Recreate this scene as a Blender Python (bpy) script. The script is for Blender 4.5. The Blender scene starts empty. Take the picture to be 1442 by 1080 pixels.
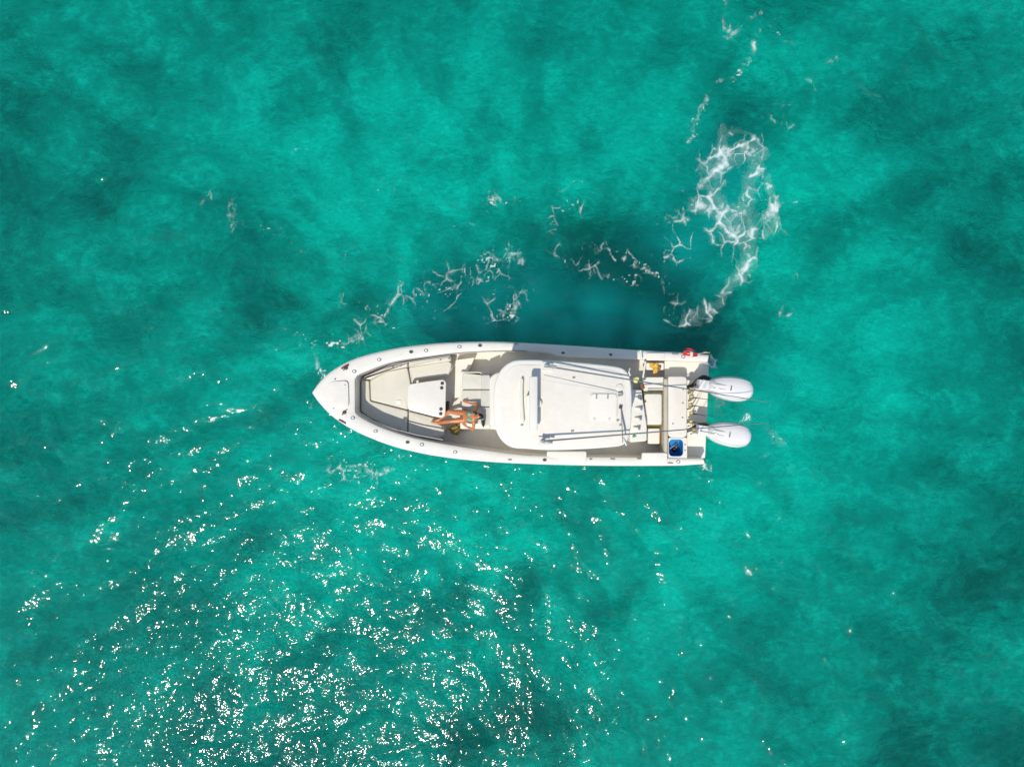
import bpy, math, random
import numpy as np
from mathutils import Vector, Matrix
random.seed(7); rng = np.random.default_rng(11)
scene = bpy.context.scene
C = scene.collection

# ------------------------------------------------------------------ camera, sky, sun, exposure
H = 19.5            # drone height above the water (m)
FPX = 992.0         # focal length in pixels of the 1442 px wide photograph
cam_d = bpy.data.cameras.new('camera'); cam = bpy.data.objects.new('camera', cam_d); C.objects.link(cam)
cam.location = (0, 0, H); cam.rotation_euler = (0, 0, 0)
cam_d.sensor_width = 36; cam_d.lens = 36 * FPX / 1442; cam_d.clip_end = 6000
scene.camera = cam
SUN_DIR = Vector((-0.42, -0.91, 0)).normalized()      # where the sun stands, seen on the map
ELEV = math.radians(58)
world = bpy.data.worlds.new('World'); scene.world = world; world.use_nodes = True
wn = world.node_tree.nodes; bg = wn['Background']
sky = wn.new('ShaderNodeTexSky'); sky.sky_type = 'NISHITA'; sky.sun_disc = False
sky.sun_elevation = ELEV; sky.sun_rotation = math.atan2(SUN_DIR.x, SUN_DIR.y)
sky.altitude = 0; sky.air_density = 1; sky.dust_density = 0.6
world.node_tree.links.new(sky.outputs[0], bg.inputs[0]); bg.inputs[1].default_value = 0.15
sun_d = bpy.data.lights.new('sun', 'SUN'); sun = bpy.data.objects.new('sun', sun_d); C.objects.link(sun)
sun_d.energy = 3.5; sun_d.angle = math.radians(0.53); sun_d.color = (1, 0.95, 0.87)
sv = Vector((SUN_DIR.x * math.cos(ELEV), SUN_DIR.y * math.cos(ELEV), math.sin(ELEV)))
sun.rotation_euler = sv.to_track_quat('Z', 'Y').to_euler()
vs = scene.view_settings; vs.view_transform = 'Standard'; vs.look = 'None'; vs.exposure = 0.0; vs.gamma = 1
vs.use_curve_mapping = False
scene.render.engine = 'CYCLES'
scene.cycles.use_denoising = True
scene.cycles.max_bounces = 8; scene.cycles.transparent_max_bounces = 12
scene.cycles.sample_clamp_indirect = 6

# ------------------------------------------------------------------ helpers
ANG = math.radians(-2.5)
def Wp(px, py, z=0.0):
    s = (H - z) / FPX
    return np.array([(px - 721) * s, -(py - 540) * s])
ORG = Wp(720, 566, 0)
ca, sa = math.cos(-ANG), math.sin(-ANG)
def B(px, py, z):                       # photograph measure at height z -> boat frame (x aft, y starboard)
    d = Wp(px, py, z) - ORG
    return (ca * d[0] - sa * d[1], sa * d[0] + ca * d[1], z)
def BL(pts, z): return [B(p[0], p[1], z)[:2] for p in pts]

def catmull(pts, n, closed=False):
    P = [np.array(p, float) for p in pts]
    if closed: Q = [P[-1]] + P + [P[0], P[1]]
    else: Q = [2 * P[0] - P[1]] + P + [2 * P[-1] - P[-2]]
    out = []
    for i in range(1, len(Q) - 2):
        for k in range(20):
            t = k / 20
            a, b, c, d = Q[i-1], Q[i], Q[i+1], Q[i+2]
            out.append(0.5 * ((2*b) + (c-a)*t + (2*a-5*b+4*c-d)*t*t + (3*b-a-3*c+d)*t**3))
    if not closed: out.append(P[-1])
    return resample(out, n, closed)
def resample(pts, n, closed=False):
    P = np.array(pts, float)
    if closed: P = np.vstack([P, P[:1]])
    L = np.concatenate([[0], np.cumsum(np.linalg.norm(np.diff(P, axis=0), axis=1))])
    t = np.linspace(0, L[-1], n + 1 if closed else n)
    R = np.stack([np.interp(t, L, P[:, k]) for k in range(P.shape[1])], 1)
    return R[:-1] if closed else R
def fillet(pts, r, k=5):
    P = [np.array(p, float) for p in pts]; n = len(P); out = []
    for i in range(n):
        a, b, c = P[i-1], P[i], P[(i+1) % n]
        u = a - b; v = c - b; lu, lv = np.linalg.norm(u), np.linalg.norm(v)
        d = min(r, lu * .45, lv * .45); p0 = b + u / lu * d; p1 = b + v / lv * d
        for j in range(k + 1):
            t = j / k; out.append((1-t)**2 * p0 + 2*t*(1-t) * b + t*t * p1)
    return out
def rect(x0, y0, x1, y1): return [(x0, y0), (x1, y0), (x1, y1), (x0, y1)]

class G:
    def __init__(s): s.v = []; s.f = []
    def add(s, v, f):
        o = len(s.v); s.v += [tuple(map(float, p)) for p in v]; s.f += [tuple(i + o for i in q) for q in f]; return s
    def loops(s, rings, cap0=True, cap1=True, closed=True):
        n = len(rings[0]); v = [p for r in rings for p in r]; f = []
        for i in range(len(rings) - 1):
            for j in range(n if closed else n - 1):
                k = (j + 1) % n
                f.append((i*n+j, i*n+k, (i+1)*n+k, (i+1)*n+j))
        if cap0: f.append(tuple(reversed(range(n))))
        if cap1: f.append(tuple(range((len(rings)-1)*n, len(rings)*n)))
        return s.add(v, f)
    def prism(s, poly, z0, z1, b=0.0, tilt=None):
        P = np.array(poly, float)
        area = 0.5 * np.sum(P[:,0]*np.roll(P[:,1],-1) - np.roll(P[:,0],-1)*P[:,1])
        if area < 0: P = P[::-1]
        e = np.roll(P, -1, 0) - P; e /= np.maximum(np.linalg.norm(e, axis=1, keepdims=True), 1e-9)
        nr = np.stack([e[:,1], -e[:,0]], 1); m = nr + np.roll(nr, 1, 0)
        m /= np.maximum(np.linalg.norm(m, axis=1, keepdims=True), 1e-6)
        tz = tilt if tilt else (lambda x, y: 0.0)
        rings = []
        def ring(off, z): rings.append([(x, y, z + (tz(x, y) if z > z0 + 1e-6 else 0)) for x, y in (P - m * off)])
        ring(0, z0)
        if b > 0:
            for k in range(5):
                a = math.pi / 2 * k / 4; ring(b * (1 - math.cos(a)), z1 - b + b * math.sin(a))
        else: ring(0, z1)
        return s.loops(rings)
    def tube(s, path, r, n=8, caps=True):
        P = [Vector(p) for p in path]; rs = r if isinstance(r, (list, tuple)) else [r] * len(P)
        rings = []; up = Vector((0, 0, 1)); last = None
        for i, p in enumerate(P):
            t = (P[min(i+1, len(P)-1)] - P[max(i-1, 0)]).normalized()
            a = t.cross(up if abs(t.z) < .95 else Vector((1, 0, 0))) if last is None else (last - t * last.dot(t))
            a.normalize(); last = a; b = t.cross(a)
            rings.append([p + (a * math.cos(q) + b * math.sin(q)) * rs[i] for q in [2*math.pi*j/n for j in range(n)]])
        return s.loops(rings, caps, caps)
    def box(s, c, size, rz=0.0):
        x, y, z = size[0]/2, size[1]/2, size[2]/2; cs, sn = math.cos(rz), math.sin(rz)
        v = [(c[0]+cs*i*x-sn*j*y, c[1]+sn*i*x+cs*j*y, c[2]+k*z) for k in (-1, 1) for i, j in ((-1,-1),(1,-1),(1,1),(-1,1))]
        return s.add(v, [(3,2,1,0),(4,5,6,7),(0,1,5,4),(1,2,6,5),(2,3,7,6),(3,0,4,7)])
    def lathe(s, prof, c, axis=(0,0,1), n=14):
        ax = Vector(axis).normalized(); a = ax.orthogonal().normalized(); b = ax.cross(a); c = Vector(c)
        rings = [[c + ax*z + (a*math.cos(q)+b*math.sin(q))*r for q in [2*math.pi*j/n for j in range(n)]] for r, z in prof]
        return s.loops(rings)
    def ball(s, c, r, n=12, m=8, rot=None):
        r = r if isinstance(r, (tuple, list)) else (r, r, r); c = Vector(c); rings = []
        for i in range(1, m):
            a = math.pi * i / m
            ring = []
            for j in range(n):
                q = 2*math.pi*j/n; p = Vector((r[0]*math.sin(a)*math.cos(q), r[1]*math.sin(a)*math.sin(q), -r[2]*math.cos(a)))
                ring.append(c + (rot @ p if rot else p))
            rings.append(ring)
        return s.loops(rings)
    def build(s, name, mat, parent=None, smooth=True, angle=35):
        me = bpy.data.meshes.new(name); me.from_pydata(s.v, [], s.f); me.update()
        me.materials.append(mat)
        if smooth:
            me.polygons.foreach_set('use_smooth', [True] * len(me.polygons)); me.set_sharp_from_angle(angle=math.radians(angle))
        o = bpy.data.objects.new(name, me); C.objects.link(o)
        if parent: o.parent = parent
        return o
def tag(o, label=None, cat=None, group=None, kind=None):
    for k, v in (('label', label), ('category', cat), ('group', group), ('kind', kind)):
        if v: o[k] = v
    return o
def empty(name, loc=(0, 0, 0), rz=0.0):
    o = bpy.data.objects.new(name, None); C.objects.link(o); o.location = loc; o.rotation_euler = (0, 0, rz); return o

def mat(name, col, rough=0.5, metal=0.0, var=0.0, vscale=3.0, bump=0.0, bscale=60.0, spec=0.5, coat=0.0):
    m = bpy.data.materials.new(name); m.use_nodes = True; nt = m.node_tree; p = nt.nodes['Principled BSDF']
    p.inputs['Base Color'].default_value = (*col, 1); p.inputs['Roughness'].default_value = rough
    p.inputs['Metallic'].default_value = metal; p.inputs['Specular IOR Level'].default_value = spec
    p.inputs['Coat Weight'].default_value = coat; p.inputs['Coat Roughness'].default_value = .1
    tc = nt.nodes.new('ShaderNodeTexCoord')
    if var > 0:
        n = nt.nodes.new('ShaderNodeTexNoise'); n.inputs['Scale'].default_value = vscale; n.inputs['Detail'].default_value = 6
        n.inputs['Roughness'].default_value = .65
        nt.links.new(tc.outputs['Object'], n.inputs['Vector'])
        mx = nt.nodes.new('ShaderNodeMix'); mx.data_type = 'RGBA'
        mx.inputs[6].default_value = (*[c * (1 - var) for c in col], 1); mx.inputs[7].default_value = (*[min(1, c * (1 + var * .6)) for c in col], 1)
        cr = nt.nodes.new('ShaderNodeMapRange'); cr.inputs[1].default_value = .3; cr.inputs[2].default_value = .7
        nt.links.new(n.outputs[0], cr.inputs[0]); nt.links.new(cr.outputs[0], mx.inputs[0]); nt.links.new(mx.outputs[2], p.inputs['Base Color'])
    if bump > 0:
        n2 = nt.nodes.new('ShaderNodeTexNoise'); n2.inputs['Scale'].default_value = bscale; n2.inputs['Detail'].default_value = 3
        nt.links.new(tc.outputs['Object'], n2.inputs['Vector'])
        bp = nt.nodes.new('ShaderNodeBump'); bp.inputs['Strength'].default_value = bump; bp.inputs['Distance'].default_value = .01
        nt.links.new(n2.outputs[0], bp.inputs['Height']); nt.links.new(bp.outputs[0], p.inputs['Normal'])
    return m
M = dict(
    gel=mat('white_gelcoat', (.80, .745, .635), .34, var=.07, vscale=1.7, coat=.3),
    gel2=mat('white_nonskid', (.77, .715, .61), .6, var=.06, vscale=4, bump=.25, bscale=220),
    hull=mat('hull_white', (.80, .77, .70), .22, var=.03, coat=.4),
    sole=mat('sole_nonskid', (.76, .71, .61), .7, var=.10, vscale=2.5, bump=.3, bscale=160),
    cush=mat('cushion_vinyl', (.66, .62, .50), .55, var=.07, vscale=3, bump=.12, bscale=25),
    cushg=mat('grey_vinyl', (.64, .61, .51), .55, var=.07, vscale=4, bump=.12, bscale=30),
    tan=mat('tan_bolster', (.52, .47, .36), .6, var=.1, vscale=5),
    grey=mat('grey_trim', (.28, .28, .27), .5, var=.1),
    radar=mat('radar_plastic', (.70, .67, .58), .45, var=.04),
    chrome=mat('stainless', (.55, .54, .52), .22, 1.0),
    pole=mat('grey_pole', (.17, .18, .19), .35, .3),
    black=mat('black_rubber', (.022, .02, .018), .5, var=.2, vscale=9),
    dark=mat('dark_plastic', (.05, .045, .04), .4),
    glass=mat('dark_acrylic', (.03, .035, .04), .08),
    gold=mat('gold_metal', (.62, .45, .06), .3, .7, var=.25, vscale=30),
    copper=mat('copper_metal', (.75, .36, .10), .3, .7, var=.2, vscale=30),
    olive=mat('olive_gasket', (.22, .18, .06), .7, var=.5, vscale=14),
    brown=mat('brown_stain', (.25, .12, .05), .6, var=.3, vscale=20),
    blue=mat('blue_tub', (.015, .27, .62), .3, var=.2, vscale=5),
    skin=mat('tanned_skin', (.56, .20, .065), .38, var=.16, vscale=9),
    hair=mat('dark_hair', (.018, .011, .008), .45, var=.4, vscale=25),
    teal=mat('teal_fabric', (.05, .50, .38), .7, var=.15, vscale=30),
    print=mat('patterned_fabric', (.16, .12, .13), .7, var=.6, vscale=60),
    red=mat('red_fabric', (.62, .02, .035), .7, var=.1),
    white=mat('white_fabric', (.75, .72, .66), .8, var=.05),
    green=mat('green_fabric', (.05, .16, .05), .7, var=.2),
    yellow=mat('yellow_cloth', (.70, .42, .06), .75, var=.25, vscale=14, bump=.5, bscale=40),
    pyel=mat('pale_yellow_cloth', (.70, .62, .22), .8, var=.2, vscale=20),
    lime=mat('green_cord', (.10, .38, .10), .7),
    straw=mat('straw', (.36, .27, .07), .8, var=.45, vscale=22, bump=.6, bscale=70),
    navred=mat('nav_light', (.20, .09, .06), .3, var=.5, vscale=40),
    decal=mat('dark_decal', (.07, .055, .02), .5),
    cowl=mat('engine_white', (.78, .75, .70), .2, var=.03, coat=.6),
)

# ------------------------------------------------------------------ waves
NW = 90
_lam = np.exp(rng.uniform(math.log(.36), math.log(2.8), NW))
_dir = rng.normal(math.radians(72), math.radians(65), NW)          # mean travel direction
_ph = rng.uniform(0, 2*math.pi, NW)
_slope = .118 * (_lam / .9) ** -.05
_k = 2*math.pi / _lam
_amp = _slope / _k * math.sqrt(2.0 / NW)
def wave(x, y):
    wx = x + .35*np.sin(.9*y + .4*x + 1.3) + .08*np.sin(2.3*x - 1.7*y + .5)
    wy = y + .35*np.sin(.8*x - .5*y + 2.1) + .08*np.sin(1.9*y + 2.2*x)
    gust = .8 + .45*np.sin(.37*x + .9*np.sin(.31*y)) * np.cos(.33*y + .8*np.sin(.4*x))
    h = np.zeros_like(x)
    for i in range(NW):
        ph = _k[i] * (wx*math.cos(_dir[i]) + wy*math.sin(_dir[i])) + _ph[i]
        s = np.sin(ph)
        h += _amp[i] * (s + .22 * np.cos(2*ph))
    return h * gust
def axis_coords(half, step, far):
    a = np.arange(-half, half + step/2, step); ext = []; d = step; p = a[-1]
    while p < far: d *= 1.22; p += d; ext.append(p)
    e = np.array(ext); return np.concatenate([-e[::-1], a, e])
def hash2(ix, iy, seed):
    n = (ix.astype(np.int64)*374761393 + iy.astype(np.int64)*668265263 + seed*144665) & 0x7fffffff
    n = ((n ^ (n >> 13)) * 1274126177) & 0x7fffffff
    return ((n ^ (n >> 16)) & 0xffff) / 65535.0
def vnoise(x, y, seed=0):
    ix, iy = np.floor(x), np.floor(y); fx, fy = x-ix, y-iy
    fx, fy = fx*fx*(3-2*fx), fy*fy*(3-2*fy)
    a, b = hash2(ix, iy, seed), hash2(ix+1, iy, seed); c, d = hash2(ix, iy+1, seed), hash2(ix+1, iy+1, seed)
    return (a*(1-fx)+b*fx)*(1-fy) + (c*(1-fx)+d*fx)*fy
def fbm(x, y, oct=5, seed=0, gain=.5):
    s = 0; a = 1; t = 0
    for o in range(oct): s = s + a*vnoise(x*2**o + 17.3*o, y*2**o - 9.1*o, seed+o); t += a; a *= gain
    return s / t
def blobs(x, y, lst, z):
    out = np.zeros_like(x)
    for px, py, r, s in lst:
        c = Wp(px, py, z); rr = r * (H - z) / FPX
        out = np.maximum(out, s*np.exp(-((x-c[0])**2 + (y-c[1])**2) / (rr*rr))) if s > 0 else out + s*np.exp(-((x-c[0])**2 + (y-c[1])**2) / (rr*rr))
    return out
def sheet(name, xs, ys, zf, attrs, m):
    X, Y = np.meshgrid(xs, ys); Z = zf(X, Y); nx, ny = len(xs), len(ys)
    co = np.stack([X, Y, Z], -1).reshape(-1, 3).astype(np.float32)
    idx = np.arange(nx*ny).reshape(ny, nx)
    q = np.stack([idx[:-1,:-1], idx[:-1,1:], idx[1:,1:], idx[1:,:-1]], -1).reshape(-1, 4).astype(np.int32)
    me = bpy.data.meshes.new(name); me.vertices.add(len(co)); me.vertices.foreach_set('co', co.ravel())
    me.loops.add(q.size); me.loops.foreach_set('vertex_index', q.ravel())
    me.polygons.add(len(q)); me.polygons.foreach_set('loop_start', np.arange(0, q.size, 4, dtype=np.int32))
    me.update(calc_edges=True); me.polygons.foreach_set('use_smooth', np.ones(len(q), bool))
    for k, fn in attrs.items():
        at = me.attributes.new(k, 'FLOAT', 'POINT'); at.data.foreach_set('value', fn(X, Y).ravel().astype(np.float32))
    me.materials.append(m); o = bpy.data.objects.new(name, me); C.objects.link(o); return o

# ------------------------------------------------------------------ seabed
def seabed_mat():
    m = bpy.data.materials.new('sand_seagrass_shade'); m.use_nodes = True; nt = m.node_tree; N = nt.nodes; L = nt.links
    p = N['Principled BSDF']; p.inputs['Roughness'].default_value = .9; p.inputs['Specular IOR Level'].default_value = .1
    at = N.new('ShaderNodeAttribute'); at.attribute_name = 'weed_shade'
    tc = N.new('ShaderNodeTexCoord')
    n1 = N.new('ShaderNodeTexNoise'); n1.inputs['Scale'].default_value = .75; n1.inputs['Detail'].default_value = 9; n1.inputs['Roughness'].default_value = .68
    n1.inputs['Distortion'].default_value = 1.15; L.new(tc.outputs['Object'], n1.inputs['Vector'])
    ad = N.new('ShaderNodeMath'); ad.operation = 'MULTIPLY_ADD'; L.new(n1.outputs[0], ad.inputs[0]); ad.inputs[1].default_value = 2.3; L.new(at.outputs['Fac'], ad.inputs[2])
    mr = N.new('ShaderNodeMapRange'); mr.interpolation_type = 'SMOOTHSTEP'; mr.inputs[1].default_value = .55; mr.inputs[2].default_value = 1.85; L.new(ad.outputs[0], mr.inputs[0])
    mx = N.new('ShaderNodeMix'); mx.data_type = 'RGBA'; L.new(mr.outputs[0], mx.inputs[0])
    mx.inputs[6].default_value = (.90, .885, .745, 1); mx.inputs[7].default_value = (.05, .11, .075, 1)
    mp = N.new('ShaderNodeMapping'); mp.inputs['Rotation'].default_value = (0, 0, .5); mp.inputs['Scale'].default_value = (1, 2.1, 1); L.new(tc.outputs['Object'], mp.inputs[0])
    n2 = N.new('ShaderNodeTexNoise'); n2.inputs['Scale'].default_value = 2.4; n2.inputs['Detail'].default_value = 6; n2.inputs['Roughness'].default_value = .7; n2.inputs['Distortion'].default_value = 1.7; L.new(mp.outputs[0], n2.inputs['Vector'])
    m2 = N.new('ShaderNodeMapRange'); m2.inputs[1].default_value = .3; m2.inputs[2].default_value = .72; m2.inputs[3].default_value = .36; m2.inputs[4].default_value = 1.34; L.new(n2.outputs[0], m2.inputs[0])
    mu = N.new('ShaderNodeMix'); mu.data_type = 'RGBA'; mu.blend_type = 'MULTIPLY'; mu.inputs[0].default_value = 1; L.new(mx.outputs[2], mu.inputs[6]); L.new(m2.outputs[0], mu.inputs[7])
    col = mu.outputs[2]
    for sc_, lo, hi, dk, lt, off in ((.85, .45, .56, .70, 1.10, 3.0), (1.9, .46, .58, .80, 1.08, 11.0)):     # patches of sand and algae with ragged edges
        mv = N.new('ShaderNodeMapping'); mv.inputs['Location'].default_value = (off, off*.7, 0); mv.inputs['Rotation'].default_value = (0, 0, .6); mv.inputs['Scale'].default_value = (1, 1.35, 1); L.new(tc.outputs['Object'], mv.inputs[0])
        nn = N.new('ShaderNodeTexNoise'); nn.inputs['Scale'].default_value = sc_; nn.inputs['Detail'].default_value = 8; nn.inputs['Roughness'].default_value = .6; nn.inputs['Distortion'].default_value = .5; L.new(mv.outputs[0], nn.inputs['Vector'])
        rr_ = N.new('ShaderNodeMapRange'); rr_.interpolation_type = 'SMOOTHSTEP'; rr_.inputs[1].default_value = lo; rr_.inputs[2].default_value = hi; rr_.inputs[3].default_value = dk; rr_.inputs[4].default_value = lt; L.new(nn.outputs[0], rr_.inputs[0])
        mm = N.new('ShaderNodeMix'); mm.data_type = 'RGBA'; mm.blend_type = 'MULTIPLY'; mm.inputs[0].default_value = 1; L.new(col, mm.inputs[6]); L.new(rr_.outputs[0], mm.inputs[7]); col = mm.outputs[2]
    L.new(col, p.inputs['Base Color'])
    return m
WEED_SHADE = [(40,300,90,.55),(150,290,70,.5),(90,420,80,.45),(180,440,90,.4),(10,720,40,.9),(60,640,110,.35),(60,150,130,.3),(250,140,120,.25),
        (300,20,150,.25),(30,20,120,.3),(870,385,60,1.5),(905,425,48,1.5),(835,360,45,.6),(945,405,40,.5),(1040,165,48,.6),(1000,470,60,.6),(1060,440,40,.4),  # strong blobs above the stern paint the boat's shadow into the bed colour
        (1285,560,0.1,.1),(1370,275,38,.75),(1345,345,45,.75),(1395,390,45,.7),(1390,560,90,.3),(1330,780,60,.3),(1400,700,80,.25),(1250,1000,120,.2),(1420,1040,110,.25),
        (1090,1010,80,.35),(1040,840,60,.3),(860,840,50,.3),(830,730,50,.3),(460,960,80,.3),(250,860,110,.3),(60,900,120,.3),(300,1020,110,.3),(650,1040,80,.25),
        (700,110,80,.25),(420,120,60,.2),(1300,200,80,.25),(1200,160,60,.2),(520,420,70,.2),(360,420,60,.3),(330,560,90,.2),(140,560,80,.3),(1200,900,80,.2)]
SAND_LIGHT = [(620,200,160,-.25),(890,180,110,-.3),(1130,500,160,-.25),(1110,250,90,-.25),(960,790,120,-.25),(700,720,150,-.25),(1050,640,110,-.2),(480,300,100,-.15),(560,640,120,-.2),(1270,470,90,-.2)]  # upper-centre blob paints caustic light as paler sand
ZB = -4.2
def weed_shade_f(X, Y):
    f = fbm(X*.22, Y*.22, 5, 3) - .5
    ang = math.radians(25); u = X*math.cos(ang)+Y*math.sin(ang); v = -X*math.sin(ang)+Y*math.cos(ang)
    g = fbm(u*.35, v*.8, 5, 9) - .5
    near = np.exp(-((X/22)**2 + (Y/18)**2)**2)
    return .0 + .9*f + .7*g + near*(blobs(X, Y, WEED_SHADE, ZB)*1.0 + 1.5*sum(blobs(X, Y, [s], ZB) for s in SAND_LIGHT))
xs = axis_coords(17, .14, 2500); ys = axis_coords(13.5, .14, 2500)
bed = sheet('seabed', xs, ys, lambda X, Y: ZB + .25*(fbm(X*.3, Y*.3, 4, 5)-.5), {'weed_shade': weed_shade_f}, seabed_mat())
tag(bed, kind='structure')

# ------------------------------------------------------------------ water
def water_mat():
    m = bpy.data.materials.new('sea_water'); m.use_nodes = True; nt = m.node_tree; N = nt.nodes; L = nt.links
    N.remove(N['Principled BSDF']); out = N['Material Output']
    tc = N.new('ShaderNodeTexCoord')
    mp = N.new('ShaderNodeMapping'); mp.inputs['Rotation'].default_value = (0, 0, .35); mp.inputs['Scale'].default_value = (1, 1.7, 1); L.new(tc.outputs['Object'], mp.inputs[0])
    n1 = N.new('ShaderNodeTexNoise'); n1.inputs['Scale'].default_value = 2.6; n1.inputs['Detail'].default_value = 5; n1.inputs['Roughness'].default_value = .62; n1.inputs['Distortion'].default_value = .8
    L.new(mp.outputs[0], n1.inputs['Vector'])
    bp = N.new('ShaderNodeBump'); bp.inputs['Strength'].default_value = 1; bp.inputs['Distance'].default_value = .055; L.new(n1.outputs[0], bp.inputs['Height'])
    n3 = N.new('ShaderNodeTexNoise'); n3.inputs['Scale'].default_value = 3.0; n3.inputs['Detail'].default_value = 3.0; n3.inputs['Roughness'].default_value = .5; L.new(tc.outputs['Object'], n3.inputs['Vector'])
    bg2 = N.new('ShaderNodeBump'); bg2.inputs['Strength'].default_value = 1; bg2.inputs['Distance'].default_value = .068; L.new(n3.outputs[0], bg2.inputs['Height'])
    fr = N.new('ShaderNodeFresnel'); fr.inputs['IOR'].default_value = 1.33; L.new(bg2.outputs[0], fr.inputs['Normal'])
    gl = N.new('ShaderNodeBsdfGlossy'); gl.inputs['Roughness'].default_value = .078; L.new(bg2.outputs[0], gl.inputs['Normal'])
    n4 = N.new('ShaderNodeTexNoise'); n4.inputs['Scale'].default_value = 1.7; n4.inputs['Detail'].default_value = 4; L.new(tc.outputs['Object'], n4.inputs['Vector'])
    r4 = N.new('ShaderNodeMapRange'); r4.inputs[1].default_value = .35; r4.inputs[2].default_value = .68; r4.inputs[3].default_value = .035; r4.inputs[4].default_value = .082; L.new(n4.outputs[0], r4.inputs[0]); L.new(r4.outputs[0], gl.inputs['Roughness'])
    TINT = (.01, .965, .90, 1)
    tr = N.new('ShaderNodeBsdfTransparent'); tr.inputs[0].default_value = TINT
    rf = N.new('ShaderNodeBsdfRefraction'); rf.inputs['Color'].default_value = TINT; rf.inputs['IOR'].default_value = 1.33; rf.inputs['Roughness'].default_value = 0; L.new(bp.outputs[0], rf.inputs['Normal'])
    tb = N.new('ShaderNodeMixShader'); tb.inputs[0].default_value = .60; L.new(tr.outputs[0], tb.inputs[1]); L.new(rf.outputs[0], tb.inputs[2])
    at = N.new('ShaderNodeAttribute'); at.attribute_name = 'milk'
    df = N.new('ShaderNodeSubsurfaceScattering'); df.falloff = 'BURLEY'; df.inputs['Scale'].default_value = 5.0; df.inputs['Radius'].default_value = (1, 1, 1); L.new(bp.outputs[0], df.inputs['Normal'])
    cm = N.new('ShaderNodeMix'); cm.data_type = 'RGBA'; L.new(at.outputs['Fac'], cm.inputs[0])
    cm.inputs[6].default_value = (.001, .22, .205, 1); cm.inputs[7].default_value = (.002, .30, .268, 1); L.new(cm.outputs[2], df.inputs[0])
    fac = N.new('ShaderNodeMapRange'); L.new(at.outputs['Fac'], fac.inputs[0]); fac.inputs[3].default_value = .10; fac.inputs[4].default_value = .72
    d0 = N.new('ShaderNodeBsdfDiffuse'); d0.inputs[0].default_value = (.001, .27, .25, 1); L.new(bp.outputs[0], d0.inputs['Normal'])
    dm = N.new('ShaderNodeMixShader'); dm.inputs[0].default_value = .07; L.new(tb.outputs[0], dm.inputs[1]); L.new(d0.outputs[0], dm.inputs[2])
    b = N.new('ShaderNodeMixShader'); L.new(fac.outputs[0], b.inputs[0]); L.new(dm.outputs[0], b.inputs[1]); L.new(df.outputs[0], b.inputs[2])
    s = N.new('ShaderNodeMixShader'); L.new(fr.outputs[0], s.inputs[0]); L.new(b.outputs[0], s.inputs[1]); L.new(gl.outputs[0], s.inputs[2])
    L.new(s.outputs[0], out.inputs[0]); return m
MILK = [(560,468,30,.5),(620,464,30,.6),(680,460,32,.7),(740,460,34,.8),(800,462,34,.95),(850,468,30,.9),(900,475,26,.8),(840,455,55,.9),(760,440,60,.7),(900,460,40,.7),(690,420,70,.5),(960,350,50,.6),(1020,300,60,.7),(1030,240,50,.6),(600,450,60,.5),(1060,560,50,.4),(1060,620,50,.4),(930,330,50,.5)]
def milk_f(X, Y): return np.clip(.16*fbm(X*.28, Y*.28, 6, 77)**2 + blobs(X, Y, MILK, 0) * (.45 + 1.1*fbm(X*.8, Y*.8, 5, 21)) , 0, 1)
xs = axis_coords(16.5, .062, 2500); ys = axis_coords(13, .062, 2500)
def water_z(X, Y):
    fade = np.clip(1 - (np.maximum(np.abs(X)/16.5, np.abs(Y)/13) - 1) * 1.2, 0, 1)
    return wave(X, Y) * fade
water = sheet('water', xs, ys, water_z, {'milk': milk_f}, water_mat()); tag(water, kind='structure')

# ------------------------------------------------------------------ foam floating on the water
def foam_mat():
    m = bpy.data.materials.new('sea_foam'); m.use_nodes = True; nt = m.node_tree; N = nt.nodes; L = nt.links
    p = N['Principled BSDF']; p.inputs['Base Color'].default_value = (.66, .74, .69, 1); p.inputs['Roughness'].default_value = .8
    at = N.new('ShaderNodeAttribute'); at.attribute_name = 'dens'
    tr = N.new('ShaderNodeBsdfTransparent'); mx = N.new('ShaderNodeMixShader')
    L.new(at.outputs['Fac'], mx.inputs[0]); L.new(tr.outputs[0], mx.inputs[1]); L.new(p.outputs[0], mx.inputs[2]); L.new(mx.outputs[0], N['Material Output'].inputs[0])
    return m
FM = foam_mat()
def voro_edge(X, Y, cell, seed):
    gx, gy = np.floor(X/cell), np.floor(Y/cell); d1 = np.full(X.shape, 9.); d2 = np.full(X.shape, 9.)
    for i in range(-2, 3):
        for j in range(-2, 3):
            cx, cy = gx+i, gy+j
            px = (cx + hash2(cx, cy, seed))*cell; py = (cy + hash2(cx, cy, seed+7))*cell
            d = np.hypot(X-px, Y-py)/cell
            d2 = np.where(d < d1, d1, np.minimum(d2, d)); d1 = np.minimum(d1, d)
    return d2 - d1
def strokes(X, Y, lines, spread=1.5):
    out = np.zeros_like(X); k = H / FPX
    for ln in lines:
        for (ax, ay, ar, as_), (bx, by, br, bs) in zip(ln[:-1], ln[1:]) if len(ln) > 1 else ((ln[0], ln[0]),):
            a, b = Wp(ax, ay, 0), Wp(bx, by, 0); d = b - a; l2 = max(float(d @ d), 1e-9)
            t = np.clip(((X-a[0])*d[0] + (Y-a[1])*d[1]) / l2, 0, 1)
            dist2 = (X-a[0]-t*d[0])**2 + (Y-a[1]-t*d[1])**2; r = (ar + (br-ar)*t) * k * spread
            out = np.maximum(out, (as_ + (bs-as_)*t) * np.exp(-dist2/(r*r)))
    return out
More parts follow.
